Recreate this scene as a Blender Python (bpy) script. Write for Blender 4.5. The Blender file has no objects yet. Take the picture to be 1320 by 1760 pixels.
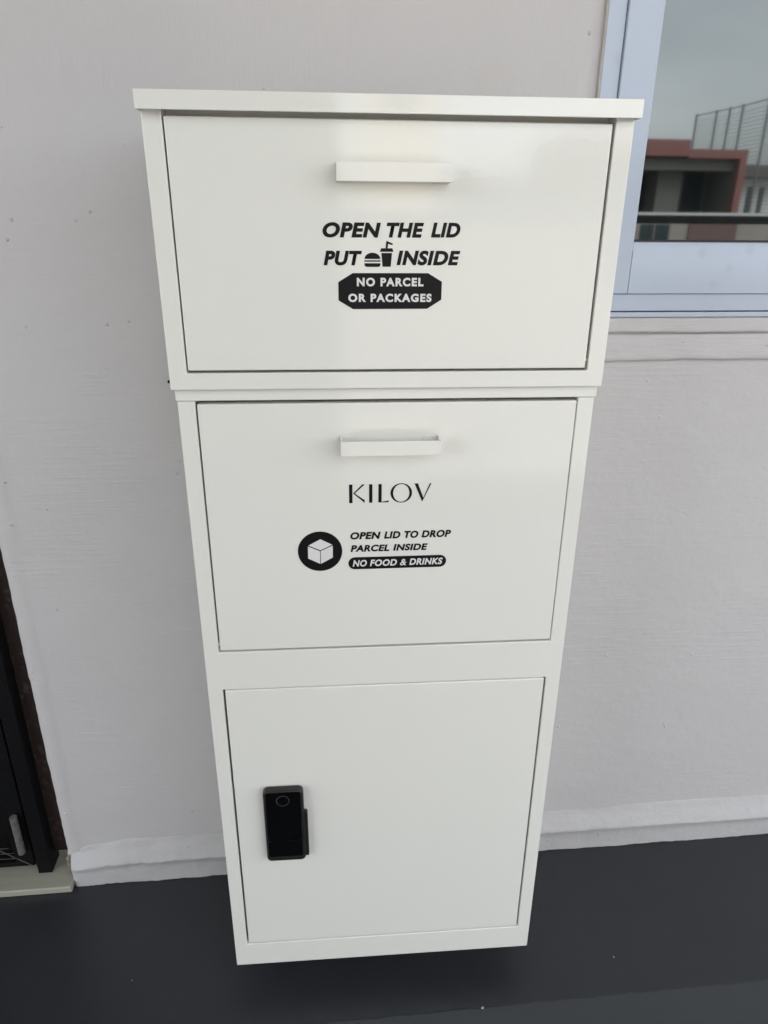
import bpy, bmesh, math, random
from mathutils import Vector, Matrix, noise

random.seed(7)
sc = bpy.context.scene
COL = sc.collection
R = math.radians

# ------------------------------------------------------------------ camera, sky, sun, exposure
cam = bpy.data.objects.new('camera', bpy.data.cameras.new('camera'))
COL.objects.link(cam)
ROT = Matrix(((0.99533, 0.0299, -0.09178), (-0.09624, 0.38036, -0.91982), (0.00741, 0.92435, 0.38146)))
cam.matrix_world = Matrix.Translation((-0.08856, -1.0881, 1.23662)) @ ROT.to_4x4()
cam.data.sensor_fit = 'VERTICAL'
cam.data.sensor_height = 36.0
cam.data.lens = 36.0 * 1210.54 / 1760.0
cam.data.clip_start = 0.01
cam.data.clip_end = 1000
sc.camera = cam

SUN_EL, SUN_AZ = R(52), math.atan2(0.5, 1.0)
w = bpy.data.worlds.new('World')
sc.world = w
w.use_nodes = True
nt = w.node_tree
bgn = nt.nodes['Background']
sky = nt.nodes.new('ShaderNodeTexSky')
sky.sky_type = 'NISHITA'
sky.sun_disc = False
sky.sun_elevation = SUN_EL
sky.sun_rotation = SUN_AZ
sky.dust_density = 3.0
hs = nt.nodes.new('ShaderNodeHueSaturation')
hs.inputs['Saturation'].default_value = 0.19
nt.links.new(sky.outputs[0], hs.inputs['Color'])
tc = nt.nodes.new('ShaderNodeTexCoord')
mp = nt.nodes.new('ShaderNodeMapping')
mp.inputs['Scale'].default_value = (1.0, 1.0, 3.2)
nz = nt.nodes.new('ShaderNodeTexNoise')
nz.inputs['Scale'].default_value = 2.2
nz.inputs['Detail'].default_value = 6
rp = nt.nodes.new('ShaderNodeValToRGB')
rp.color_ramp.elements[0].position = 0.3
rp.color_ramp.elements[0].color = (0.78, 0.8, 0.82, 1)
rp.color_ramp.elements[1].position = 0.72
rp.color_ramp.elements[1].color = (1.15, 1.15, 1.15, 1)
mx = nt.nodes.new('ShaderNodeMix')
mx.data_type = 'RGBA'
mx.blend_type = 'MULTIPLY'
mx.inputs[0].default_value = 1.0
nt.links.new(tc.outputs['Generated'], mp.inputs[0])
nt.links.new(mp.outputs[0], nz.inputs['Vector'])
nt.links.new(nz.outputs['Fac'], rp.inputs[0])
nt.links.new(hs.outputs[0], mx.inputs[6])
nt.links.new(rp.outputs[0], mx.inputs[7])
nt.links.new(mx.outputs[2], bgn.inputs['Color'])
bgn.inputs['Strength'].default_value = 0.15

sl = bpy.data.lights.new('sun', 'SUN')
sl.energy = 1.2
sl.angle = R(50)
sl.color = (1.0, 0.96, 0.9)
so = bpy.data.objects.new('sun', sl)
COL.objects.link(so)
sd = Vector((math.sin(SUN_AZ) * math.cos(SUN_EL), math.cos(SUN_AZ) * math.cos(SUN_EL), math.sin(SUN_EL)))
so.rotation_euler = sd.to_track_quat('Z', 'Y').to_euler()
so.location = sd * 30

sc.view_settings.view_transform = 'Standard'
sc.view_settings.look = 'None'
sc.view_settings.gamma = 1.0
sc.view_settings.use_curve_mapping = False
sc.view_settings.exposure = 2.47


# ------------------------------------------------------------------ materials
class N:
    """small node-building helper around one Principled material"""
    def __init__(s, name, col, rough=0.5, metal=0.0, ior=1.5, spec=0.5):
        s.m = bpy.data.materials.new(name)
        s.m.use_nodes = True
        s.t = s.m.node_tree
        s.b = s.t.nodes['Principled BSDF']
        s.b.inputs['Base Color'].default_value = (*col, 1)
        s.b.inputs['Roughness'].default_value = rough
        s.b.inputs['Metallic'].default_value = metal
        s.b.inputs['IOR'].default_value = ior
        s.b.inputs['Specular IOR Level'].default_value = spec
        s.col = (*col, 1)
        s.tc = s.t.nodes.new('ShaderNodeTexCoord')
        s.last_col = None
        s.last_bump = None

    def L(s, a, b):
        s.t.links.new(a, b)

    def vec(s, scale=(1, 1, 1)):
        m = s.t.nodes.new('ShaderNodeMapping')
        m.inputs['Scale'].default_value = scale
        s.L(s.tc.outputs['Object'], m.inputs[0])
        return m.outputs[0]

    def noise(s, scale, detail=4, stretch=(1, 1, 1), rough=0.5, dist=0.0):
        n = s.t.nodes.new('ShaderNodeTexNoise')
        n.inputs['Scale'].default_value = scale
        n.inputs['Detail'].default_value = detail
        n.inputs['Roughness'].default_value = rough
        n.inputs['Distortion'].default_value = dist
        s.L(s.vec(stretch), n.inputs['Vector'])
        return n.outputs['Fac']

    def voro(s, scale, stretch=(1, 1, 1)):
        n = s.t.nodes.new('ShaderNodeTexVoronoi')
        n.inputs['Scale'].default_value = scale
        s.L(s.vec(stretch), n.inputs['Vector'])
        return n.outputs['Distance'], n.outputs['Color']

    def ramp(s, f, p0, p1, v0=0.0, v1=1.0):
        r = s.t.nodes.new('ShaderNodeMapRange')
        r.clamp = True
        for i, v in enumerate((p0, p1, v0, v1)):
            r.inputs[i + 1].default_value = v
        s.L(f, r.inputs[0])
        return r.outputs[0]

    def math(s, op, a, b):
        n = s.t.nodes.new('ShaderNodeMath')
        n.operation = op
        for i, v in enumerate((a, b)):
            if isinstance(v, (int, float)):
                n.inputs[i].default_value = v
            else:
                s.L(v, n.inputs[i])
        return n.outputs[0]

    def sep(s):
        n = s.t.nodes.new('ShaderNodeSeparateXYZ')
        s.L(s.tc.outputs['Object'], n.inputs[0])
        return n.outputs

    def tint(s, fac, col):
        n = s.t.nodes.new('ShaderNodeMix')
        n.data_type = 'RGBA'
        if isinstance(fac, (int, float)):
            n.inputs[0].default_value = fac
        else:
            s.L(fac, n.inputs[0])
        if s.last_col is None:
            n.inputs[6].default_value = s.col
        else:
            s.L(s.last_col, n.inputs[6])
        n.inputs[7].default_value = (*col, 1)
        s.last_col = n.outputs[2]
        s.L(s.last_col, s.b.inputs['Base Color'])
        return s

    def bump(s, h, dist, strength=1.0):
        n = s.t.nodes.new('ShaderNodeBump')
        n.inputs['Distance'].default_value = dist
        n.inputs['Strength'].default_value = strength
        s.L(h, n.inputs['Height'])
        if s.last_bump is not None:
            s.L(s.last_bump, n.inputs['Normal'])
        s.last_bump = n.outputs[0]
        s.L(s.last_bump, s.b.inputs['Normal'])
        return s

    def rough(s, f):
        s.L(f, s.b.inputs['Roughness'])
        return s


def plaster(name, col, seed=0.0):
    a = N(name, col, 0.62)
    z = a.sep()[2]
    up = a.ramp(z, 1.15, 1.4)
    hz = a.noise(1.0, 5, (9, 9, 210), 0.6)
    vt = a.noise(1.0, 5, (190, 9, 14), 0.6)
    m = a.t.nodes.new('ShaderNodeMix')
    a.L(up, m.inputs[0]); a.L(hz, m.inputs[2]); a.L(vt, m.inputs[3])
    msk = a.ramp(a.noise(3.0, 3, (1, 1, 1.7)), 0.37, 0.62)
    a.bump(a.math('MULTIPLY', m.outputs[0], msk), 0.0019, 0.75)
    a.bump(a.noise(4.5, 3), 0.02, 0.12)
    a.bump(a.noise(38, 6, (1, 1, 2.2), 0.6, 0.6), 0.0022, 0.3)
    a.bump(a.noise(14, 4, (1, 1, 1.6)), 0.006, 0.35)
    a.bump(a.noise(90, 3), 0.0008, 0.5)
    d, c = a.voro(30)
    gate = a.ramp(c, 0.6, 0.62)
    pim = a.math('MULTIPLY', a.ramp(d, 0.0, 0.085, 1.0, 0.0), gate)
    a.bump(pim, 0.003, 0.8)
    d2, c2 = a.voro(17, (1.13, 1.13, 1.13))
    speck = a.math('MULTIPLY', a.ramp(d2, 0.022, 0.034, 1.0, 0.0), a.ramp(c2, 0.66, 0.67))
    a.tint(a.ramp(a.noise(2.2, 4), 0.35, 0.7, 0.0, 0.35), tuple(v * 0.93 for v in col))
    a.tint(a.ramp(a.noise(9, 5), 0.6, 0.8, 0.0, 0.25), (col[0] * 0.95, col[1] * 0.92, col[2] * 0.86))
    a.tint(a.math('MULTIPLY', speck, 0.35), (0.12, 0.11, 0.1))
    return a.m


M = {}
M['wall'] = plaster('wall_paint', (0.542, 0.523, 0.516))
a = N('skirting_paint', (0.49, 0.478, 0.47), 0.5)
a.bump(a.noise(40, 5, (0.5, 1, 1)), 0.004, 0.6)
a.bump(a.noise(120, 4), 0.0016, 0.45)
a.tint(a.ramp(a.noise(26, 5), 0.58, 0.74, 0.0, 0.5), (0.44, 0.42, 0.40))
lowz = a.math('ADD', a.sep()[2], a.math('MULTIPLY', a.noise(9, 8, rough=0.65), -0.016))
a.tint(a.ramp(lowz, -0.0068, -0.0058, 1.0, 0.0), (0.03, 0.031, 0.034))
a.tint(a.ramp(a.noise(70, 3), 0.72, 0.76, 0.0, 0.5), (0.25, 0.2, 0.16))
M['skirt'] = a.m

a = N('floor_paint', (0.0222, 0.0245, 0.0288), 0.4)
y = a.sep()[1]
edge = a.math('ADD', y, a.math('MULTIPLY', a.math('SUBTRACT', a.noise(22, 5), 0.5), 0.012))
second = a.ramp(edge, -0.3235, -0.3205, 1.0, 0.0)
a.tint(a.ramp(a.noise(3.5, 5), 0.4, 0.75, 0.0, 0.3), (0.030, 0.0325, 0.037))
d, c = a.voro(16)
a.tint(a.math('MULTIPLY', a.ramp(d, 0.012, 0.02, 1.0, 0.0), a.ramp(c, 0.6, 0.62)), (0.14, 0.14, 0.13))
a.bump(a.noise(60, 4), 0.0009, 0.4)
a.bump(a.noise(6, 3), 0.004, 0.3)
a.tint(a.math('MULTIPLY', second, 0.85), (0.043, 0.049, 0.055))
a.bump(second, 0.0006, 0.6)
a.rough(a.ramp(a.noise(12, 4), 0.3, 0.7, 0.36, 0.5))
M['floor'] = a.m

a = N('white_enamel', (0.79, 0.782, 0.722), 0.08, ior=1.55)
a.bump(a.noise(190, 2), 0.00045, 0.14)
a.bump(a.noise(75, 2), 0.0009, 0.05)
a.bump(a.noise(5, 2), 0.006, 0.03)
a.rough(a.ramp(a.noise(6, 6), 0.35, 0.7, 0.05, 0.10))
a.tint(a.ramp(a.noise(3.5, 6), 0.5, 0.75, 0.0, 0.3), (0.755, 0.75, 0.69))
M['enamel'] = a.m
a = N('black_vinyl', (0.006, 0.006, 0.007), 0.42, spec=0.18)
a.rough(a.ramp(a.noise(60, 3), 0.3, 0.7, 0.36, 0.5))
M['vinyl'] = a.m
a = N('white_vinyl', (0.72, 0.72, 0.69), 0.4)
a.tint(a.ramp(a.noise(80, 3), 0.4, 0.7, 0, 0.3), (0.66, 0.66, 0.63))
M['white_vinyl'] = a.m
a = N('lock_casing', (0.013, 0.013, 0.0125), 0.42)
a.bump(a.noise(900, 2), 0.0002, 0.3)
M['lock'] = a.m
a = N('lock_glass', (0.0022, 0.0022, 0.0026), 0.12, spec=0.25)
a.rough(a.ramp(a.noise(50, 3), 0.3, 0.7, 0.1, 0.2))
M['lock_glass'] = a.m
a = N('sensor_ring', (0.06, 0.06, 0.06), 0.35, 0.3)
a.bump(a.noise(600, 2), 0.0001, 0.2)
M['ring'] = a.m

a = N('window_aluminium', (0.44, 0.495, 0.59), 0.28)
a.tint(a.ramp(a.noise(5, 4), 0.35, 0.7, 0, 0.5), (0.45, 0.5, 0.585))
d, c = a.voro(30)
a.tint(a.math('MULTIPLY', a.ramp(d, 0.12, 0.3, 1.0, 0.0), a.ramp(c, 0.72, 0.74, 0, 0.5)), (0.37, 0.41, 0.49))
a.bump(a.noise(120, 3), 0.0004, 0.2)
M['alu'] = a.m
a = N('window_glass', (0.006, 0.0065, 0.0065), 0.026, ior=2.05)
a.b.inputs['Specular Tint'].default_value = (0.94, 1.0, 0.985, 1)
a.bump(a.noise(5, 2), 0.0001, 0.01)
M['glass'] = a.m
a = N('gasket_rubber', (0.008, 0.008, 0.008), 0.6)
a.bump(a.noise(200, 2), 0.0003, 0.3)
M['rubber'] = a.m
a = N('sealant', (0.42, 0.39, 0.36), 0.5)
a.bump(a.noise(90, 3), 0.002, 0.5)
M['sealant'] = a.m

a = N('gate_steel', (0.006, 0.006, 0.0065), 0.5, spec=0.1)
a.bump(a.noise(150, 3), 0.0006, 0.4)
a.tint(a.ramp(a.noise(40, 5), 0.62, 0.75, 0, 0.5), (0.014, 0.013, 0.012))
M['gate'] = a.m
a = N('stained_timber', (0.026, 0.014, 0.010), 0.7)
a.bump(a.noise(1, 5, (120, 120, 8)), 0.004, 0.7)
a.tint(a.ramp(a.noise(60, 5), 0.55, 0.7, 0, 0.8), (0.075, 0.05, 0.04))
d, c = a.voro(60)
a.tint(a.math('MULTIPLY', a.ramp(d, 0.08, 0.16, 1.0, 0.0), a.ramp(c, 0.66, 0.68)), (0.45, 0.4, 0.38))
M['timber'] = a.m
a = N('threshold_stone', (0.35, 0.345, 0.28), 0.5)
a.tint(a.ramp(a.noise(1, 5, (5, 60, 60)), 0.35, 0.7, 0, 0.6), (0.28, 0.28, 0.22))
a.tint(a.ramp(a.noise(50, 5), 0.6, 0.75, 0, 0.5), (0.38, 0.38, 0.31))
a.bump(a.noise(70, 4), 0.001, 0.4)
M['stone'] = a.m
a = N('hinge_steel', (0.16, 0.155, 0.145), 0.55, 0.2)
a.tint(a.ramp(a.noise(120, 4), 0.5, 0.65, 0, 0.8), (0.11, 0.1, 0.085))
a.bump(a.noise(200, 3), 0.001, 0.5)
M['hinge'] = a.m
a = N('wire_steel', (0.12, 0.115, 0.11), 0.45, 0.5)
a.bump(a.noise(400, 2), 0.0002, 0.3)
M['wire'] = a.m
a = N('bare_mortar', (0.22, 0.17, 0.12), 0.9)
a.bump(a.noise(140, 5), 0.004, 0.8)
a.tint(a.ramp(a.noise(90, 4), 0.5, 0.6), (0.3, 0.26, 0.2))
M['mortar'] = a.m

a = N('ceiling_paint', (0.56, 0.50, 0.44), 0.8)
a.bump(a.noise(60, 4), 0.002, 0.4)
M['ceiling'] = a.m
a = N('concrete_paint', (0.5, 0.475, 0.44), 0.75)
a.tint(a.ramp(a.noise(4, 5), 0.4, 0.7, 0, 0.5), (0.42, 0.4, 0.37))
a.bump(a.noise(50, 4), 0.002, 0.4)
M['concrete'] = a.m
a = N('rail_metal', (0.85, 0.85, 0.83), 0.4)
a.bump(a.noise(120, 3), 0.0005, 0.3)
M['rail'] = a.m
a = N('channel_paint', (0.05, 0.06, 0.057), 0.5)
a.bump(a.noise(80, 3), 0.0005, 0.3)
M['channel'] = a.m
a = N('red_render', (0.205, 0.088, 0.08), 0.8)
a.tint(a.ramp(a.noise(1.2, 5), 0.4, 0.7, 0, 0.6), (0.20, 0.098, 0.09))
M['red'] = a.m
a = N('maroon_render', (0.14, 0.085, 0.08), 0.8)
a.tint(a.ramp(a.noise(1.2, 5), 0.4, 0.7, 0, 0.6), (0.12, 0.075, 0.07))
M['maroon'] = a.m
a = N('beige_render', (0.27, 0.25, 0.225), 0.8)
a.tint(a.ramp(a.noise(1.5, 5), 0.4, 0.7, 0, 0.6), (0.23, 0.215, 0.195))
M['beige'] = a.m
a = N('grey_render', (0.14, 0.145, 0.132), 0.8)
a.tint(a.ramp(a.noise(1.5, 5), 0.4, 0.7, 0, 0.6), (0.115, 0.12, 0.11))
M['grey'] = a.m
a = N('far_window_glass', (0.02, 0.035, 0.04), 0.1)
a.bump(a.noise(2, 2), 0.01, 0.1)
M['far_glass'] = a.m
a = N('fence_steel', (0.21, 0.225, 0.23), 0.5, 0.3)
a.bump(a.noise(50, 2), 0.001, 0.2)
M['fence'] = a.m
a = N('white_render', (0.6, 0.6, 0.58), 0.8)
a.tint(a.ramp(a.noise(1.5, 5), 0.4, 0.7, 0, 0.6), (0.5, 0.5, 0.49))
M['white'] = a.m
a = N('dark_render', (0.07, 0.07, 0.065), 0.8)
a.tint(a.ramp(a.noise(1.5, 5), 0.4, 0.7, 0, 0.5), (0.05, 0.052, 0.05))
M['dark'] = a.m
a = N('cream_render', (0.62, 0.55, 0.40), 0.8)
a.tint(a.ramp(a.noise(1.5, 5), 0.4, 0.7, 0, 0.5), (0.56, 0.5, 0.37))
M['cream'] = a.m
a = N('roof_tile', (0.11, 0.095, 0.09), 0.8)
a.bump(a.noise(1, 3, (6, 1, 1)), 0.03, 0.6)
M['roof'] = a.m
a = N('court_concrete', (0.33, 0.32, 0.3), 0.85)
a.tint(a.ramp(a.noise(0.4, 6), 0.4, 0.7, 0, 0.7), (0.27, 0.265, 0.25))
M['ground'] = a.m
a = N('paint_flake', (0.36, 0.35, 0.32), 0.7)
a.bump(a.noise(300, 3), 0.001, 0.5)
M['flake'] = a.m


# ------------------------------------------------------------------ mesh helpers
def box(bm, x0, x1, y0, y1, z0, z1):
    v = [bm.verts.new(p) for p in ((x0, y0, z0), (x1, y0, z0), (x1, y1, z0), (x0, y1, z0),
                                   (x0, y0, z1), (x1, y0, z1), (x1, y1, z1), (x0, y1, z1))]
    for f in ((0, 3, 2, 1), (4, 5, 6, 7), (0, 1, 5, 4), (1, 2, 6, 5), (2, 3, 7, 6), (3, 0, 4, 7)):
        bm.faces.new([v[i] for i in f])


def cells(bm, xs, ys, zs, solid):
    """a clean closed shell round the solid cells of a rectilinear grid"""
    vs = {}
    def V(i, j, k):
        if (i, j, k) not in vs:
            vs[(i, j, k)] = bm.verts.new((xs[i], ys[j], zs[k]))
        return vs[(i, j, k)]
    nx, ny, nzz = len(xs) - 1, len(ys) - 1, len(zs) - 1
    def S(i, j, k):
        return 0 <= i < nx and 0 <= j < ny and 0 <= k < nzz and solid(i, j, k)
    for i in range(nx):
        for j in range(ny):
            for k in range(nzz):
                if not S(i, j, k):
                    continue
                q = lambda *c: bm.faces.new([V(i + a_, j + b_, k + c_) for a_, b_, c_ in c])
                if not S(i - 1, j, k): q((0, 0, 0), (0, 0, 1), (0, 1, 1), (0, 1, 0))
                if not S(i + 1, j, k): q((1, 0, 0), (1, 1, 0), (1, 1, 1), (1, 0, 1))
                if not S(i, j - 1, k): q((0, 0, 0), (1, 0, 0), (1, 0, 1), (0, 0, 1))
                if not S(i, j + 1, k): q((0, 1, 0), (0, 1, 1), (1, 1, 1), (1, 1, 0))
                if not S(i, j, k - 1): q((0, 0, 0), (0, 1, 0), (1, 1, 0), (1, 0, 0))
                if not S(i, j, k + 1): q((0, 0, 1), (1, 0, 1), (1, 1, 1), (0, 1, 1))
    bmesh.ops.dissolve_limit(bm, angle_limit=0.001, verts=bm.verts, edges=bm.edges)


def tube(bm, a, b, r, n=10):
    a, b = Vector(a), Vector(b)
    d = b - a
    m = Matrix.Translation((a + b) / 2) @ d.to_track_quat('Z', 'Y').to_matrix().to_4x4()
    bmesh.ops.create_cone(bm, cap_ends=True, segments=n, radius1=r, radius2=r, depth=d.length, matrix=m)


def prism(bm, pts, y0, y1):
    """polygon given in x,z, between depths y0 (front) and y1"""
    f = [bm.verts.new((x, y0, z)) for x, z in pts]
    b = [bm.verts.new((x, y1, z)) for x, z in pts]
    bm.faces.new(f)
    bm.faces.new(b[::-1])
    n = len(pts)
    for i in range(n):
        bm.faces.new((f[i], b[i], b[(i + 1) % n], f[(i + 1) % n]))


def obj(name, bm, mat, parent=None, bevel=0.0, seg=2, smooth=False, clean=True):
    if clean:
        bmesh.ops.recalc_face_normals(bm, faces=bm.faces)
    me = bpy.data.meshes.new(name)
    bm.to_mesh(me)
    bm.free()
    o = bpy.data.objects.new(name, me)
    COL.objects.link(o)
    if mat is not None:
        me.materials.append(mat)
    if parent is not None:
        o.parent = parent
    if bevel:
        b = o.modifiers.new('bevel', 'BEVEL')
        b.width = bevel
        b.segments = seg
        b.limit_method = 'ANGLE'
        b.angle_limit = R(40)
        b.harden_normals = True
        smooth = True
    if smooth:
        for p in me.polygons:
            p.use_smooth = True
    return o


def bx(name, x0, x1, y0, y1, z0, z1, mat, parent=None, bevel=0.0, seg=2):
    bm = bmesh.new()
    box(bm, x0, x1, y0, y1, z0, z1)
    return obj(name, bm, mat, parent, bevel, seg)


def tag(o, label=None, cat=None, group=None, kind=None):
    if label: o['label'] = label
    if cat: o['category'] = cat
    if group: o['group'] = group
    if kind: o['kind'] = kind
    return o


def thing(name, label, cat, loc=(0, 0, 0), rz=0.0, group=None):
    o = bpy.data.objects.new(name, None)
    o.empty_display_size = 0.05
    COL.objects.link(o)
    o.location = loc
    o.rotation_euler = (0, 0, rz)
    return tag(o, label, cat, group)


def rel(bm_obj, root):
    """geometry was written in world coordinates; hang it under a root that has a location"""
    bm_obj.data.transform(Matrix.Translation(root.location).inverted())
    return bm_obj


# ------------------------------------------------------------------ the setting
XJ = -0.605            # wall's edge at the doorway
WX0, WZ0 = 0.313, 1.1015   # lower left corner of the window opening

bm = bmesh.new()
box(bm, -6, 6, -2.73, 3.0, -0.25, 0.0)
tag(obj('floor', bm, M['floor']), 'dark grey painted concrete corridor floor', None, None, 'structure')

bm = bmesh.new()
box(bm, -6, 6, -1.75, 3.0, 2.62, 2.85)
tag(obj('ceiling', bm, M['ceiling']), 'painted slab over the corridor', None, None, 'structure')

bm = bmesh.new()
box(bm, -150, 150, -250, 40, -3.4, -3.2)
tag(obj('ground', bm, M['ground']), 'ground below the corridor', None, None, 'structure')

# wall beside the cabinet: front sheet with real unevenness, solid behind
wall = thing('wall', 'uneven off-white painted plaster wall with brush marks and skirting behind the white cabinet', 'wall')


def wall_y(x, z):
    v = 0.0016 * noise.noise(Vector((x * 3.1, 0.3, z * 3.1))) + 0.0008 * noise.noise(Vector((x * 11, 5.3, z * 11)))
    e = x - XJ
    wob = 0.006 * noise.noise(Vector((1.7, 0, z * 5))) + 0.004 * noise.noise(Vector((4.1, 0, z * 17)))
    t = max(0.0, min(1.0, 1.0 - (e - 0.020 - wob) / 0.012))      # thicker strip of filler along the jamb
    v -= 0.0022 * t * t * (3 - 2 * t)
    t = max(0.0, min(1.0, 1.0 - (e - 0.004) / 0.006))
    v += 0.004 * t * t                                              # rounded arris
    return v


xs = [XJ + i * 0.004 for i in range(16)]
while xs[-1] < WX0 - 0.02: xs.append(xs[-1] + 0.012)
xs[-1] = WX0
n0 = len(xs) - 1
while xs[-1] < 1.1: xs.append(xs[-1] + 0.012)
xs += [1.3, 1.6]
n1 = len(xs) - 1
xs += [2.5, 6.0]
zs = [0.0]
while zs[-1] < WZ0 - 0.013: zs.append(zs[-1] + 0.012)
zs[-1] = WZ0
k0 = len(zs) - 1
while zs[-1] < 1.75: zs.append(zs[-1] + 0.012)
zs += [1.9, 2.2]
k1 = len(zs) - 1
zs += [2.4, 2.62]
bm = bmesh.new()
G = {}
for i, x in enumerate(xs):
    for k, z in enumerate(zs):
        xx = x
        if i == 0:
            xx += 0.0012 * noise.noise(Vector((0.2, 3.3, z * 60))) + 0.0013 * noise.noise(Vector((9.2, 3.3, z * 12))) + 0.0008 * noise.noise(Vector((9.2, 8.3, z * 160)))
            if z < 0.16:
                xx += 0.0025 * noise.noise(Vector((2.2, 1.3, z * 90)))
        G[i, k] = bm.verts.new((xx, wall_y(x, z), z))
for i in range(len(xs) - 1):
    for k in range(len(zs) - 1):
        if n0 <= i < n1 and k0 <= k < k1:
            continue
        bm.faces.new((G[i, k], G[i + 1, k], G[i + 1, k + 1], G[i, k + 1]))
# reveal towards the doorway and the returns of the window opening
prev = None
for k, z in enumerate(zs):
    q = bm.verts.new((G[0, k].co.x + 0.002, 0.10, z))
    if prev is not None:
        bm.faces.new((prev[0], G[0, k], q, prev[1])) if False else bm.faces.new((prev[0], prev[1], q, G[0, k]))
    prev = (G[0, k], q)
for line in ([(n0, k) for k in range(k0, k1 + 1)], [(i, k0) for i in range(n0, n1 + 1)],
             [(n1, k) for k in range(k0, k1 + 1)], [(i, k1) for i in range(n0, n1 + 1)]):
    back = [bm.verts.new((G[p].co.x, 0.12, G[p].co.z)) for p in line]
    for q in range(len(line) - 1):
        bm.faces.new((G[line[q]], G[line[q + 1]], back[q + 1], back[q]))
obj('plaster_face', bm, M['wall'], wall, smooth=True)
bm = bmesh.new()
box(bm, -6, -1.62, 0.0, 0.2, 0.0, 2.62)
box(bm, -1.62, XJ - 0.004, 0.0, 0.2, 2.12, 2.615)
obj('lintel', bm, M['wall'], wall)

# skirting: sloped top, rough hand-plastered face
bm = bmesh.new()
prof = [(0.0035, 0.1020), (0.0002, 0.0975), (-0.0014, 0.0935), (-0.0038, 0.0865), (-0.008, 0.0785), (-0.013, 0.0695), (-0.0180, 0.0605), (-0.0197, 0.0570),
        (-0.0203, 0.0545), (-0.0197, 0.0525), (-0.0180, 0.0500), (-0.0172, 0.036), (-0.0168, 0.022), (-0.0168, 0.010), (-0.0170, -0.02)]
rows = []
x = XJ + 0.006
while x < 1.35:
    e = x - XJ
    fade = min(1.0, e / 0.09)
    row = []
    for j, (yy, z) in enumerate(prof):
        nn = noise.noise(Vector((x * 22, z * 60, 1.0))) * (0.0010 + 0.0014 * (x < 0)) + noise.noise(Vector((x * 75, z * 150, 4.0))) * (0.0007 + 0.0007 * (x < 0))
        zz = z * (0.8 + 0.2 * fade) + (0.0018 * noise.noise(Vector((x * 7, 2.0, j * 0.2))) if 0 < j < 12 else 0)
        # rounded end at the door jamb
        back = max(0.0, 1 - e / 0.014)
        row.append(bm.verts.new((x, (yy + nn) * (1 - 0.85 * back * back), zz)))
    rows.append(row)
    x += 0.004
for r0, r1 in zip(rows, rows[1:]):
    for j in range(len(prof) - 1):
        bm.faces.new((r0[j], r0[j + 1], r1[j + 1], r1[j]))
end = rows[0]
b0 = bm.verts.new((XJ + 0.004, 0.06, 0.0)); b1 = bm.verts.new((XJ + 0.004, 0.06, 0.07))
bm.faces.new([b0, b1] + end)
obj('skirting', bm, M['skirt'], wall, smooth=True)

# broken edge at the jamb's foot
bm = bmesh.new()
bmesh.ops.create_icosphere(bm, subdivisions=4, radius=1.0)
for v in bm.verts:
    d = 1 + 0.35 * noise.noise(v.co * 2.3) + 0.2 * noise.noise(v.co * 6)
    v.co = Vector((XJ + 0.001, 0.010, 0.044)) + Vector((v.co.x * 0.009, v.co.y * 0.012, v.co.z * 0.028)) * d
obj('broken_mortar', bm, M['mortar'], wall, smooth=True)
# trowelled bands under the window
def band(name, z0, z1, proud, x0, x1, amp, mat, slope=0.0):
    bm = bmesh.new()
    rows = []
    x = x0
    while x <= x1:
        a0 = amp * (noise.noise(Vector((x * 7, 1.1, z0 * 30))) + 0.5 * noise.noise(Vector((x * 31, 2.1, z0 * 30))))
        row = [bm.verts.new((x, 0.006, z0 + a0)), bm.verts.new((x, -proud * 0.6 - slope, z0 + a0 - 0.0003))]
        for t in (0.06, 0.2, 0.4, 0.6, 0.8, 0.94):
            nn = 0.0012 * noise.noise(Vector((x * 24, t * 5, z0 * 9))) * (amp / 0.002)
            row.append(bm.verts.new((x, -proud - slope * (1 - t) + nn, z0 + a0 + (z1 - z0 - a0) * t)))
        row += [bm.verts.new((x, -proud * 0.6, z1)), bm.verts.new((x, 0.006, z1))]
        rows.append(row)
        x += 0.006
    for r0, r1 in zip(rows, rows[1:]):
        for j in range(len(r0) - 1):
            bm.faces.new((r0[j], r1[j], r1[j + 1], r0[j + 1]))
    bm.faces.new(rows[0]); bm.faces.new(rows[-1])
    return obj(name, bm, mat, wall, smooth=True)


band('window_sill', 1.0785, 1.1010, 0.0095, 0.285, 1.9, 0.0012, M['wall'])
band('plaster_band', 1.0355, 1.0762, 0.0062, 0.262, 1.9, 0.0042, M['wall'], 0.003)

# dark nail in the wall beside the cabinet
bm = bmesh.new()
tube(bm, (-0.3070, 0.01, 1.0112), (-0.3070, -0.007, 1.0112), 0.0018, 10)
bmesh.ops.create_cone(bm, cap_ends=True, segments=12, radius1=0.0026, radius2=0.0026, depth=0.0015,
                      matrix=Matrix.Translation((-0.3070, -0.0075, 1.0112)) @ Matrix.Rotation(R(90), 4, 'X'))
tag(obj('nail', bm, M['gate']), 'small dark nail sticking out of the wall at the left edge of the white cabinet', 'nail')

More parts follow.
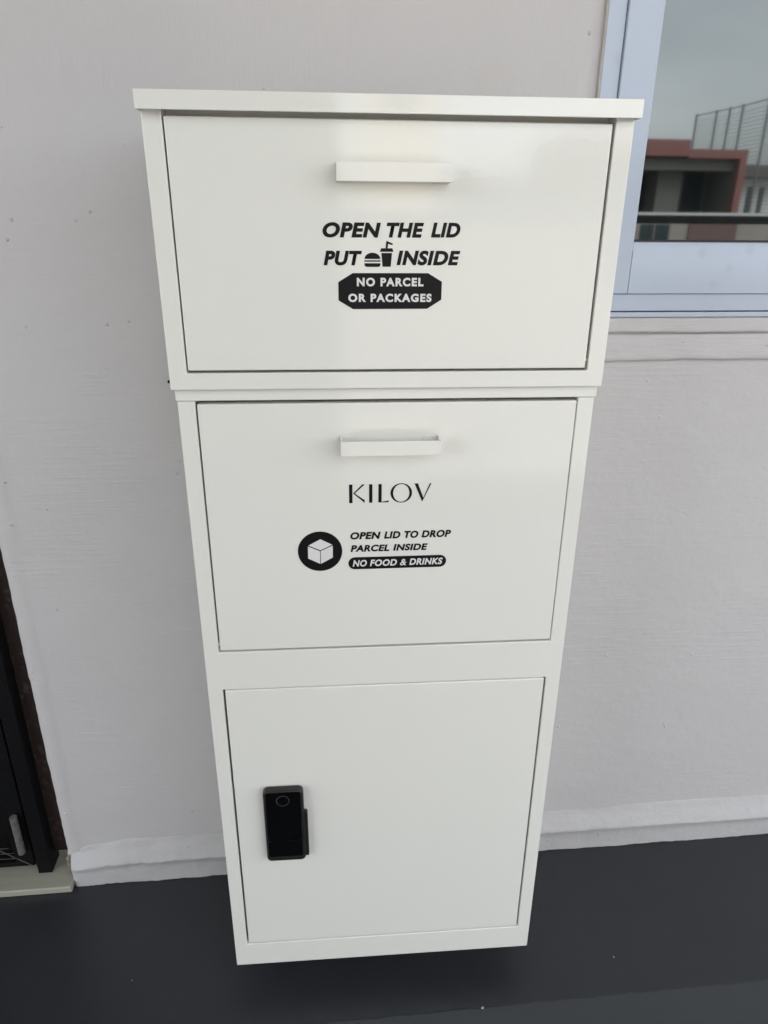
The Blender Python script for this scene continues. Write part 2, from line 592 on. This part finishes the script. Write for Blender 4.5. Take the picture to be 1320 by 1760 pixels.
# ------------------------------------------------------------------ window
win = thing('window', 'pale blue aluminium framed window with dark glass mirroring a red building', 'window', (WX0, 0, WZ0))
def wpart(name, bm, mat, bevel=0.0):
    return rel(obj(name, bm, mat, win, bevel), win)
XE, ZE = 1.6, 2.2
bm = bmesh.new()
cells(bm, [WX0 + 0.0008, 0.3395, XE - 0.027, XE - 0.001], [-0.0035, 0.11], [1.1110, 1.1365, ZE - 0.03, ZE - 0.001],
      lambda i, j, k: not (i == 1 and k == 1))
fr = wpart('outer_frame', bm, M['alu'], 0.0012)
bm = bmesh.new()
box(bm, WX0 + 0.0008, XE - 0.001, -0.0050, 0.11, WZ0 + 0.0004, 1.1094)
wpart('bottom_track', bm, M['alu'], 0.001)
bm = bmesh.new()       # sash: stile full height, rails butt against it
box(bm, 0.3402, 0.3895, -0.0085, 0.05, 1.1372, ZE - 0.032)
wpart('sash_stile', bm, M['alu'], 0.0014)
bm = bmesh.new()
pr = [(-0.0085, 1.1372), (-0.0085, 1.196), (-0.0065, 1.2015), (-0.0062, 1.2100), (-0.0045, 1.2112), (0.05, 1.2112), (0.05, 1.1372)]
lo = [bm.verts.new((0.3897, y_, z_)) for y_, z_ in pr]
hi = [bm.verts.new((XE - 0.03, y_, z_)) for y_, z_ in pr]
bm.faces.new(lo); bm.faces.new(hi[::-1])
for i in range(len(pr)):
    bm.faces.new((lo[i], hi[i], hi[(i + 1) % len(pr)], lo[(i + 1) % len(pr)]))
wpart('sash_bottom_rail', bm, M['alu'], 0.0008)
bm = bmesh.new()
box(bm, 0.3897, XE - 0.03, -0.0085, 0.05, ZE - 0.08, ZE - 0.032)
wpart('sash_top_rail', bm, M['alu'], 0.0014)
bm = bmesh.new()
box(bm, 0.3896, 1.53, 0.0055, 0.0115, 1.2113, ZE - 0.081)
wpart('glass_pane', bm, M['glass'])
bm = bmesh.new()
box(bm, 0.3897, 1.53, -0.001, 0.0053, 1.2114, 1.2140)
wpart('gasket', bm, M['rubber'])
bm = bmesh.new()       # bead of sealant between plaster and frame
prevr = None
z = WZ0 + 0.002
while z < ZE:
    wv = 0.0035 + 0.001 * noise.noise(Vector((0, 3, z * 20)))
    r_ = [bm.verts.new((WX0 - wv, 0.004, z)), bm.verts.new((WX0 - wv * 0.5, -0.0035, z)), bm.verts.new((WX0 + 0.0006, -0.004, z)), bm.verts.new((WX0 + 0.0006, 0.004, z))]
    if prevr:
        for j in range(4):
            bm.faces.new((prevr[j], r_[j], r_[(j + 1) % 4], prevr[(j + 1) % 4]))
    prevr = r_
    z += 0.012
wpart('sealant_bead', bm, M['sealant'])

# ------------------------------------------------------------------ doorway on the left
tf = thing('door_frame', 'rough dark brown timber door frame beside the wall edge', 'door frame', (-0.64, 0.05, 0.02))
bm = bmesh.new()
prevr = None
z = 0.045
while z < 2.12:
    wv = 0.002 * noise.noise(Vector((2, 3, z * 40)))
    r_ = [bm.verts.new((-0.70, 0.036 + wv, z)), bm.verts.new((-0.6, 0.036 + 1.5 * wv, z)), bm.verts.new((-0.6, 0.13, z)), bm.verts.new((-0.70, 0.13, z))]
    if prevr:
        for j in range(4):
            bm.faces.new((prevr[j], r_[j], r_[(j + 1) % 4], prevr[(j + 1) % 4]))
    else:
        bm.faces.new(r_)
    prevr = r_
    z += 0.01
rel(obj('jamb', bm, M['timber'], tf), tf)

th = bx('threshold', -1.6, -0.5985, -0.030, 0.30, 0.0005, 0.016, M['stone'], None, 0.003, 3)
tag(th, 'pale green stone threshold strip under the dark doorway', 'threshold')

gate = thing('metal_gate', 'black metal gate with slim post, hinge and wire mesh at the left edge', 'gate', (-0.66, 0.03, 0.018))
def gpart(name, bm, mat, bevel=0.0, smooth=False):
    return rel(obj(name, bm, mat, gate, bevel, smooth=smooth), gate)
bm = bmesh.new(); box(bm, -0.672, -0.6450, 0.006, 0.050, 0.0180, 2.1)
gpart('post', bm, M['gate'], 0.0015)
bm = bmesh.new()
cells(bm, [-1.5, -1.46, -0.715, -0.680], [0.016, 0.046], [0.030, 0.040, 2.04, 2.08], lambda i, j, k: not (i == 1 and k == 1))
gpart('leaf_frame', bm, M['gate'], 0.001)
bm = bmesh.new(); box(bm, -1.459, -0.676, 0.0465, 0.0515, 0.0165, 2.03)
gpart('backing_sheet', bm, M['gate'])
bm = bmesh.new()
tube(bm, (-0.6935, 0.006, 0.076), (-0.6935, 0.006, 0.108), 0.0068, 16)
tube(bm, (-0.6935, 0.006, 0.109), (-0.6935, 0.006, 0.139), 0.0068, 16)
tube(bm, (-0.6935, 0.006, 0.140), (-0.6935, 0.006, 0.170), 0.0068, 16)
gpart('hinge', bm, M['hinge'], 0.0008, True)
bm = bmesh.new()
for i in range(4):
    tube(bm, (-1.459, 0.030, 0.0455 + i * 0.014), (-0.690 - i * 0.018, 0.022, 0.0455 + i * 0.014), 0.0007, 6)
tube(bm, (-0.684, 0.0145, 0.031), (-0.80, 0.022, 0.116), 0.0009, 6)
gpart('wire_mesh', bm, M['wire'])
bm = bmesh.new(); box(bm, -1.62, -0.70, 0.29, 0.33, 0.017, 2.119)
tag(obj('inner_door', bm, M['gate']), 'black unlit door leaf behind the metal gate', 'door')

# ------------------------------------------------------------------ the parcel cabinet
D = 0.26449
cab = thing('parcel_cabinet', 'tall white metal parcel cabinet with two drop lids, black lettering and a locked bottom door', 'parcel box',
            (0, -D, 0.07), R(-1.2))
E_ = M['enamel']
YB = 0.256
# lower body
xs = [-0.25, -0.2295, 0.2295, 0.25]
zs = [0.0, 0.050, 0.562, 0.6235, 0.9705]
bm = bmesh.new()
cells(bm, xs, [0.0, 0.060, YB], zs, lambda i, j, k: not (i == 1 and j == 0 and k in (1, 3)))
obj('lower_body', bm, E_, cab, 0.0016, 3)
bx('joint_strip', -0.2512, 0.2512, -0.0022, YB, 0.9710, 0.9845, E_, cab, 0.0012)
# upper body
bm = bmesh.new()
cells(bm, [-0.2538, -0.2335, 0.2332, 0.2532], [-0.010, 0.060, YB], [0.9855, 1.0050, 1.2720], lambda i, j, k: not (i == 1 and j == 0 and k == 1))
obj('upper_body', bm, E_, cab, 0.0014, 3)
# cap: pressed tray with a front lip
bm = bmesh.new()
cells(bm, [-0.2556, -0.2540, 0.2534, 0.2550], [-0.0240, -0.0225, YB], [1.2664, 1.2725, 1.2838],
      lambda i, j, k: k == 1 or i in (0, 2) or j == 0)
obj('cap', bm, E_, cab, 0.0022, 3)
bm = bmesh.new()     # sheet flange folded down behind the cap's lip, notched at both ends
box(bm, -0.2333, 0.2330, 0.0140, 0.0156, 1.2500, 1.2718)
obj('cap_flange', bm, E_, cab)

def door(name, x0, x1, z0, z1, y0, label=None, bev=0.0016):
    o = bx(name, x0, x1, y0, y0 + 0.015, z0, z1, E_, cab, bev, 3)
    if label: o['label'] = label
    return o

d1 = door('lid', -0.2317, 0.2300, 1.0078, 1.2628, -0.0105, 'glossy top drop lid for food with burger and cup symbols')
d2 = door('lid', -0.2273, 0.2281, 0.6272, 0.9668, -0.0015, 'middle drop lid for parcels with round box symbol')
d3 = door('door', -0.2268, 0.2272, 0.0518, 0.5606, 0.0004, 'bottom door with black electronic lock', 0.0022)
bx('hinge_tab', -0.2296, -0.2268, 0.002, 0.010, 0.6335, 0.6375, E_, d2)
bx('hinge_tab', 0.2296, 0.2334, -0.0045, 0.002, 1.0150, 1.0180, E_, d1)

def handle(z0, z1, ydoor, depth, parent):
    """folded strap: front plate, two cheeks, two rounded feet on the door"""
    bm = bmesh.new()
    t = 0.0016
    cells(bm, [-0.0605, -0.0605 + t, 0.0590 - t, 0.0590], [ydoor - depth, ydoor - depth + t, ydoor - 0.0002], [z0, z1],
          lambda i, j, k: j == 0 or i != 1)
    o = obj('handle', bm, E_, parent, 0.0007)
    for s, xa in ((1, -0.0588), (-1, 0.0573)):
        bm = bmesh.new()
        pts = [(xa, z0 + 0.0005), (xa + s * 0.017, z0 + 0.0005)]
        for q in range(7):
            an = q / 6 * math.pi / 2
            pts.append((xa + s * (0.017 - 0.005 + 0.005 * math.cos(an)), z1 - 0.0055 + 0.005 * math.sin(an)))
        pts.append((xa, z1 - 0.0005))
        prism(bm, pts, ydoor - 0.0018, ydoor - 0.0003)
        obj('handle_foot', bm, E_, parent, 0.0005)
    return o

handle(1.2040, 1.2226, -0.0105, 0.024, d1)
handle(0.9088, 0.9270, -0.0015, 0.028, d2)

# --------------------------------------------------- lettering (flat vinyl)
dg = bpy.context.evaluated_depsgraph_get

def text_mesh(body, x0, x1, zb, cap_h, shear, offset, y, mat, parent, name='lettering', spacing=1.0):
    cu = bpy.data.curves.new('t', 'FONT')
    cu.body = body
    cu.shear = shear
    cu.offset = offset
    cu.size = 1.0
    cu.space_character = spacing
    cu.resolution_u = 6
    to = bpy.data.objects.new('t', cu)
    COL.objects.link(to)
    bpy.context.view_layer.update()
    me = bpy.data.meshes.new_from_object(to.evaluated_get(dg()))
    bpy.data.objects.remove(to)
    bpy.data.curves.remove(cu)
    xa = min(v.co.x for v in me.vertices); xb = max(v.co.x for v in me.vertices)
    H = 0.683 + 2 * offset
    sx = (x1 - x0) / (xb - xa)
    sz = cap_h / H
    for v in me.vertices:
        v.co = Vector((x0 + (v.co.x - xa) * sx, y, zb + (v.co.y + offset) * sz))
    me.materials.clear()
    me.materials.append(mat)
    me.name = name
    o = bpy.data.objects.new(name, me)
    COL.objects.link(o)
    o.parent = parent
    return o


def join_texts(objs, label=None):
    """several words of one print -> one mesh"""
    bm = bmesh.new()
    for o in objs:
        bm.from_mesh(o.data)
    first = objs[0]
    bm.to_mesh(first.data)
    bm.free()
    for o in objs[1:]:
        bpy.data.objects.remove(o)
    return first

V, WV = M['vinyl'], M['white_vinyl']
Y1 = -0.0109
T = lambda *a_, **k_: text_mesh(*a_, **k_)
OB, SH = 0.047, 0.2
join_texts([T('OPEN', -0.0757, -0.0130, 1.1503, 0.0150, SH, OB, Y1, V, d1, spacing=1.09),
            T('THE', -0.0068, 0.0335, 1.1505, 0.0150, SH, OB, Y1, V, d1, spacing=1.09),
            T('LID', 0.0415, 0.0735, 1.1508, 0.0150, SH, OB, Y1, V, d1, spacing=1.09),
            T('PUT', -0.0753, -0.0335, 1.1219, 0.0150, SH, OB, Y1, V, d1, spacing=1.09),
            T('INSIDE', 0.0043, 0.0745, 1.1223, 0.0150, SH, OB, Y1, V, d1, spacing=1.09)])

def arc(cx, cz, rx, rz, a0, a1, n=14):
    return [(cx + rx * math.cos(R(a0 + (a1 - a0) * i / n)), cz + rz * math.sin(R(a0 + (a1 - a0) * i / n))) for i in range(n + 1)]

def flat(bm, pts, y):
    bm.faces.new([bm.verts.new((x, y, z)) for x, z in pts])

bm = bmesh.new()
flat(bm, arc(-0.0221, 1.1286, 0.0086, 0.0064, 0, 180, 20), Y1)                        # bun
flat(bm, [(-0.0309, 1.1258), (-0.0132, 1.1258), (-0.0132, 1.1272), (-0.0309, 1.1272)], Y1)
flat(bm, [(-0.0307, 1.1242)] + arc(-0.0283, 1.1228, 0.0024, 0.0024, 180, 270, 6) + arc(-0.0158, 1.1228, 0.0024, 0.0024, 270, 360, 6) + [(-0.0134, 1.1242)], Y1)
flat(bm, [(-0.0124, 1.1348), (-0.0007, 1.1348), (-0.0020, 1.1206), (-0.0110, 1.1206)], Y1)   # cup
flat(bm, [(-0.0141, 1.1360), (0.0010, 1.1360), (-0.0004, 1.1396), (-0.0126, 1.1396)], Y1)    # lid
flat(bm, [(-0.0078, 1.13965), (-0.0056, 1.13965), (-0.0050, 1.1442), (-0.0004, 1.1427), (0.0000, 1.1444), (-0.0070, 1.1472)], Y1)
for f in bm.faces:
    if f.calc_center_median() and f.normal.y > 0: f.normal_flip()
obj('food_symbol', bm, V, d1)

bm = bmesh.new()
flat(bm, [(-0.0597, 1.1045), (-0.0438, 1.1139), (0.0397, 1.1140), (0.0553, 1.1050), (0.0553, 1.0858), (0.0395, 1.0760), (-0.0438, 1.0757), (-0.0597, 1.0850)], Y1)
obj('notice_panel', bm, V, d1)
Y1b = Y1 - 0.0004
join_texts([T('NO PARCEL', -0.0393, 0.0347, 1.1001, 0.0090, 0, 0.047, Y1b, WV, d1, spacing=1.22),
            T('OR PACKAGES', -0.0489, 0.0442, 1.0834, 0.0088, 0, 0.047, Y1b, WV, d1, spacing=1.22)]).name = 'notice_lettering'

Y2 = -0.0019
# maker's name in high-contrast display capitals
bm = bmesh.new()
def poly(*p): flat(bm, p, Y2)
zb, zt = 0.8388, 0.8636
poly((-0.0505, zb), (-0.0463, zb), (-0.0463, zt), (-0.0505, zt))
poly((-0.0457, 0.8514), (-0.0432, 0.8518), (-0.0308, zt), (-0.0340, zt))
poly((-0.0455, 0.8516), (-0.0358, 0.8432), (-0.0310, zb), (-0.0310, 0.8425), (-0.0436, 0.8518))
poly((-0.0254, zb), (-0.0213, zb), (-0.0213, zt), (-0.0254, zt))
poly((-0.0137, zb), (-0.0096, 0.8394), (-0.0096, zt), (-0.0137, zt))
poly((-0.0137, zb), (-0.0012, zb + 0.0002), (-0.0004, 0.8414), (-0.0096, 0.8399))
n = 40
oc, ic = [], []
for i in range(n):
    an = 2 * math.pi * i / n
    oc.append(bm.verts.new((0.0151 + 0.0136 * math.cos(an), Y2, 0.8512 + 0.0130 * math.sin(an))))
    ic.append(bm.verts.new((0.0151 + 0.0103 * math.cos(an), Y2, 0.8512 + 0.0119 * math.sin(an))))
for i in range(n):
    bm.faces.new((oc[i], oc[(i + 1) % n], ic[(i + 1) % n], ic[i]))
poly((0.0316, zt), (0.0359, zt), (0.0432, 0.8442), (0.0418, zb))
poly((0.0418, zb), (0.0432, 0.8442), (0.0509, zt), (0.0529, zt))
o = obj('maker_lettering', bm, V, d2)
for w_ in ():
    pass

bm = bmesh.new()
flat(bm, arc(-0.0887, 0.7727, 0.0285, 0.0281, 0, 360 - 360 / 64, 63), Y2)
obj('round_badge', bm, V, d2)
bm = bmesh.new()
Y2b = Y2 - 0.0004
flat(bm, [(-0.0880, 0.7902), (-0.1035, 0.7816), (-0.0882, 0.7746), (-0.0728, 0.7820)], Y2b)
flat(bm, [(-0.1042, 0.7804), (-0.0888, 0.7733), (-0.0889, 0.7551), (-0.1043, 0.7632)], Y2b)
flat(bm, [(-0.0723, 0.7808), (-0.0725, 0.7638), (-0.0880, 0.7551), (-0.0879, 0.7734)], Y2b)
obj('box_symbol', bm, WV, d2)
OB2 = 0.047
join_texts([T('OPEN', -0.0497, -0.0105, 0.7885, 0.0101, SH, OB2, Y2, V, d2, spacing=1.09),
            T('LID', -0.0063, 0.0150, 0.7886, 0.0101, SH, OB2, Y2, V, d2, spacing=1.09),
            T('TO', 0.0199, 0.0382, 0.7887, 0.0101, SH, OB2, Y2, V, d2, spacing=1.09),
            T('DROP', 0.0423, 0.0807, 0.7889, 0.0101, SH, OB2, Y2, V, d2, spacing=1.09),
            T('PARCEL', -0.0495, 0.0009, 0.7708, 0.0095, SH, OB2, Y2, V, d2, spacing=1.09),
            T('INSIDE', 0.0057, 0.0508, 0.7710, 0.0095, SH, OB2, Y2, V, d2, spacing=1.09)])
bm = bmesh.new()
flat(bm, arc(-0.0438, 0.7543, 0.0087, 0.0087, 90, 270, 16) + arc(0.0673, 0.7546, 0.0087, 0.0087, -90, 90, 16), Y2)
obj('notice_panel', bm, V, d2)
join_texts([T('NO', -0.0469, -0.0284, 0.7496, 0.0094, SH, 0.036, Y2b, WV, d2, spacing=1.09),
            T('FOOD', -0.0245, 0.0110, 0.7497, 0.0094, SH, 0.036, Y2b, WV, d2, spacing=1.09),
            T('&', 0.0150, 0.0234, 0.7498, 0.0094, SH, 0.018, Y2b, WV, d2),
            T('DRINKS', 0.0272, 0.0712, 0.7500, 0.0094, SH, 0.036, Y2b, WV, d2, spacing=1.09)]).name = 'notice_lettering'
for o in list(COL.objects):     # every print faces the front
    if o.type == 'MESH' and o.parent in (d1, d2) and ('letter' in o.name or 'symbol' in o.name or 'notice' in o.name or 'badge' in o.name):
        bm = bmesh.new(); bm.from_mesh(o.data)
        bm.normal_update()
        for f in bm.faces:
            if f.normal.y > 0: f.normal_flip()
        bm.to_mesh(o.data); bm.free()

# --------------------------------------------------- electronic lock on the bottom door
YD = 0.0005
bm = bmesh.new()
def rrect(x0, x1, z0, z1, r, n=6):
    return arc(x1 - r, z1 - r, r, r, 0, 90, n) + arc(x0 + r, z1 - r, r, r, 90, 180, n) + arc(x0 + r, z0 + r, r, r, 180, 270, n) + arc(x1 - r, z0 + r, r, r, 270, 360, n)
prism(bm, rrect(-0.1842, -0.1244, 0.2468, 0.3872, 0.0075), YD - 0.0128, YD - 0.0001)
lock = obj('electronic_lock', bm, M['lock'], cab, 0.0036, 5)
bm = bmesh.new()
prism(bm, rrect(-0.1800, -0.1289, 0.2898, 0.3846, 0.003, 4), YD - 0.0134, YD - 0.0124)
obj('touch_panel', bm, M['lock_glass'], lock)
bm = bmesh.new()
prism(bm, rrect(-0.1800, -0.1289, 0.2580, 0.2887, 0.003, 4), YD - 0.0134, YD - 0.0124)
obj('battery_cover', bm, M['lock_glass'], lock)
bm = bmesh.new()
n = 40
A = [[], []]
for i in range(n):
    an = 2 * math.pi * i / n
    for q, r in enumerate((0.0101, 0.0087)):
        A[q].append(bm.verts.new((-0.1549 + r * math.cos(an), YD - 0.0137, 0.3692 + r * math.sin(an))))
for i in range(n):
    bm.faces.new((A[0][i], A[1][i], A[1][(i + 1) % n], A[0][(i + 1) % n]))
obj('fingerprint_ring', bm, M['ring'], lock)
bm = bmesh.new()
prism(bm, rrect(-0.1250, -0.1195, 0.2530, 0.3405, 0.0022, 4), YD - 0.0095, YD - 0.002)
obj('turn_lever', bm, M['lock'], lock, 0.0008)

# ------------------------------------------------------------------ flakes of paint on the floor
for px, py, s, lb in ((0.163, -0.323, 0.0022, 'larger pale paint flake on the floor near the bottom of the picture'),
                      (0.422, -0.256, 0.0014, 'tiny pale paint flake on the dark floor right of the cabinet'),
                      (-0.44, -0.22, 0.0011, 'tiny pale paint flake on the dark floor left of the cabinet')):
    bm = bmesh.new()
    bmesh.ops.create_icosphere(bm, subdivisions=2, radius=s)
    for v in bm.verts:
        v.co *= 1 + 0.6 * noise.noise(v.co * 400 + Vector((px * 9, 0, 0)))
        v.co.z *= 0.6
    o = obj('paint_flake', bm, M['flake'])
    o.location = (px, py, s * 0.5)
    tag(o, lb, 'paint flake', 'paint flakes on the floor')

# ------------------------------------------------------------------ what the glass mirrors: parapet, rail and the far side
tag(bx('parapet', -6, 6, -2.71, -2.59, 0.0, 0.12, M['concrete'], None, 0.005),
    'low painted concrete kerb wall along the open side of the corridor', 'parapet')
rail = thing('handrail', 'pale metal handrail running above the parapet, mirrored in the window glass', 'handrail', (0, -2.62, 0.12))
bm = bmesh.new()
pr = [(-2.60, 1.2740), (-2.60, 1.2765), (-2.66, 1.2900), (-2.69, 1.2900), (-2.69, 1.2740)]
lo = [bm.verts.new((-6, y_, z_)) for y_, z_ in pr]
hi = [bm.verts.new((6, y_, z_)) for y_, z_ in pr]
bm.faces.new(lo); bm.faces.new(hi[::-1])
for i in range(len(pr)):
    bm.faces.new((lo[i], hi[i], hi[(i + 1) % len(pr)], lo[(i + 1) % len(pr)]))
rel(obj('rail_bar', bm, M['rail'], rail, 0.001), rail)
bm = bmesh.new(); box(bm, -6, 6, -2.65, -2.605, 1.236, 1.2738)
rel(obj('lower_channel', bm, M['channel'], rail), rail)
for x in (-3.6, -2.0, 2.9, 4.5):
    bm = bmesh.new(); box(bm, x - 0.015, x + 0.015, -2.64, -2.615, 0.12, 1.2358)
    rel(obj('rail_post', bm, M['rail'], rail), rail)
tag(bx('light_blocker', -1.15, -0.06, -1.90, -1.70, -0.2, 2.61, M['concrete'], None, 0.01),  # unseen, added to block light from the left and darken the lid reflection
    'unseen concrete block added to dim the left wall and the lid reflection', 'light_blocker')

rb = thing('red_building', 'dark red rendered building with a recessed grey loggia, mirrored in the window glass', 'building', (7, -14, -3.2))
def rpart(name, x0, x1, y0, y1, z0, z1, mat, parent=None):
    o = bx(name, x0, x1, y0, y1, z0, z1, mat, parent or rb)
    o.data.transform(Matrix.Translation(rb.location).inverted())
    return o
rpart('roof_parapet', 4.2, 7.50, -17, -14.0, 2.49, 2.785, M['red'])
rpart('roof_parapet', 7.501, 8.745, -17, -14.0, 2.46, 2.62, M['red'])
rpart('corner_column', 8.60, 8.745, -14.16, -14.0, 1.30, 2.459, M['red'])
rpart('side_wall', 8.60, 8.74, -17, -14.161, 1.30, 2.458, M['grey'])
rpart('loggia_wall', 4.2, 8.599, -17, -15.2, 1.30, 2.458, M['grey'])
rpart('loggia_lintel', 4.2, 8.599, -14.5, -14.2, 2.25, 2.457, M['grey'])
rpart('pier', 7.20, 7.72, -15.19, -14.6, 1.30, 2.457, M['grey'])
rpart('window', 6.45, 7.20, -15.199, -15.15, 1.35, 2.22, M['far_glass'])
rpart('window', 7.90, 8.5, -15.199, -15.15, 1.35, 2.30, M['far_glass'])
rpart('lower_wall', 4.2, 14.0, -17, -14.02, -3.2, 1.29, M['beige'])
rpart('red_panel', 7.74, 8.78, -14.019, -13.98, -1.0, 1.285, M['maroon'])
for x0, x1 in ((6.70, 6.98), (7.03, 7.32), (5.2, 5.8)):
    rpart('window', x0, x1, -14.019, -13.99, 0.2, 1.22, M['far_glass'])

fn = thing('court_fence', 'tall steel mesh court fence with dark posts rising behind the red building', 'fence', (9, -16.5, -3.2))
P0, P1 = Vector((9.05, -17.3, 0)), Vector((9.23, -14.4, 0))
def along(u, Y):
    k_ = (1.0881 - Y) / (1.0881 + 14.0)
    return Vector((-0.0886 + (u + 0.0886) * k_, Y, 0))
pts = [along(7.532, -19.5), along(7.936, -18.7), along(8.20, -18.2), along(8.46, -17.7), along(8.99, -16.6), along(9.7, -15.2)]
ztop = 3.95
for p in pts:
    bm = bmesh.new(); tube(bm, (p.x, p.y, -3.2), (p.x, p.y, ztop), 0.032, 8)
    rel(obj('post', bm, M['fence'], fn), fn)
bm = bmesh.new()
for a_, b_ in zip(pts, pts[1:]):
    tube(bm, (a_.x, a_.y, ztop - 0.03), (b_.x, b_.y, ztop - 0.03), 0.014, 6)
    z = 1.4
    while z < ztop - 0.1:
        tube(bm, (a_.x, a_.y, z), (b_.x, b_.y, z), 0.0055, 4)
        z += 0.085
    m_ = max(2, int((b_ - a_).length / 0.13))
    for i in range(1, m_):
        q = a_.lerp(b_, i / m_)
        tube(bm, (q.x, q.y, 1.4), (q.x, q.y, ztop - 0.03), 0.0045, 4)
rel(obj('mesh_panel', bm, M['fence'], fn), fn)

hs_ = thing('white_house', 'white house with dark windows and low brown roof, far beyond the fence', 'house', (16, -26, -3.2))
def hpart(name, x0, x1, y0, y1, z0, z1, mat):
    o = bx(name, x0, x1, y0, y1, z0, z1, mat, hs_)
    o.data.transform(Matrix.Translation(hs_.location).inverted())
hpart('wall', 14.2, 24, -32, -26, -3.2, 2.80, M['white'])
hpart('roof', 13.8, 24.4, -32.4, -25.4, 2.81, 3.2, M['roof'])
for x0 in (15.0, 15.98, 16.45, 18.0):
    hpart('window', x0, x0 + 0.16, -25.999, -25.95, 1.5, 2.5, M['far_glass'])

# ------------------------------------------------------------------ unseen blocks across the court, added to pattern the reflection in the glossy top lid
cb = thing('cream_reflection_block', 'unseen tall cream block across the court, added for its reflection in the glossy top lid', 'building', (1, -14, -3.2))
def cpart(root, name, x0, x1, y0, y1, z0, z1, mat):
    o = bx(name, x0, x1, y0, y1, z0, z1, mat, root)
    o.data.transform(Matrix.Translation(root.location).inverted())
cpart(cb, 'wall', 0.30, 1.75, -19, -14, -3.2, 5.2, M['cream'])
for z0 in (-1.6, 3.2):
    cpart(cb, 'window', 0.75, 1.25, -13.999, -13.96, z0, z0 + 1.1, M['far_glass'])
gb = thing('grey_reflection_block', 'unseen low dark grey block added to put a dark patch in the top lid reflection', 'building', (2.8, -15, -3.2))
cpart(gb, 'wall', 1.95, 4.0, -18, -15, -3.2, 1.95, M['dark'])
cpart(gb, 'roof', 1.85, 4.1, -18.1, -14.85, 1.951, 2.08, M['roof'])
for x0 in (2.2, 2.9):
    cpart(gb, 'window', x0, x0 + 0.4, -14.999, -14.96, 0.9, 1.8, M['far_glass'])
tag(bx('reflection_wall', -2.5, 4.15, -13.2, -13.0, -3.2, 1.45, M['beige']), 'unseen beige wall added to stop the cream reflection low on the glossy lid', 'wall')  # added to cut the cream reflection off below the top of the lid
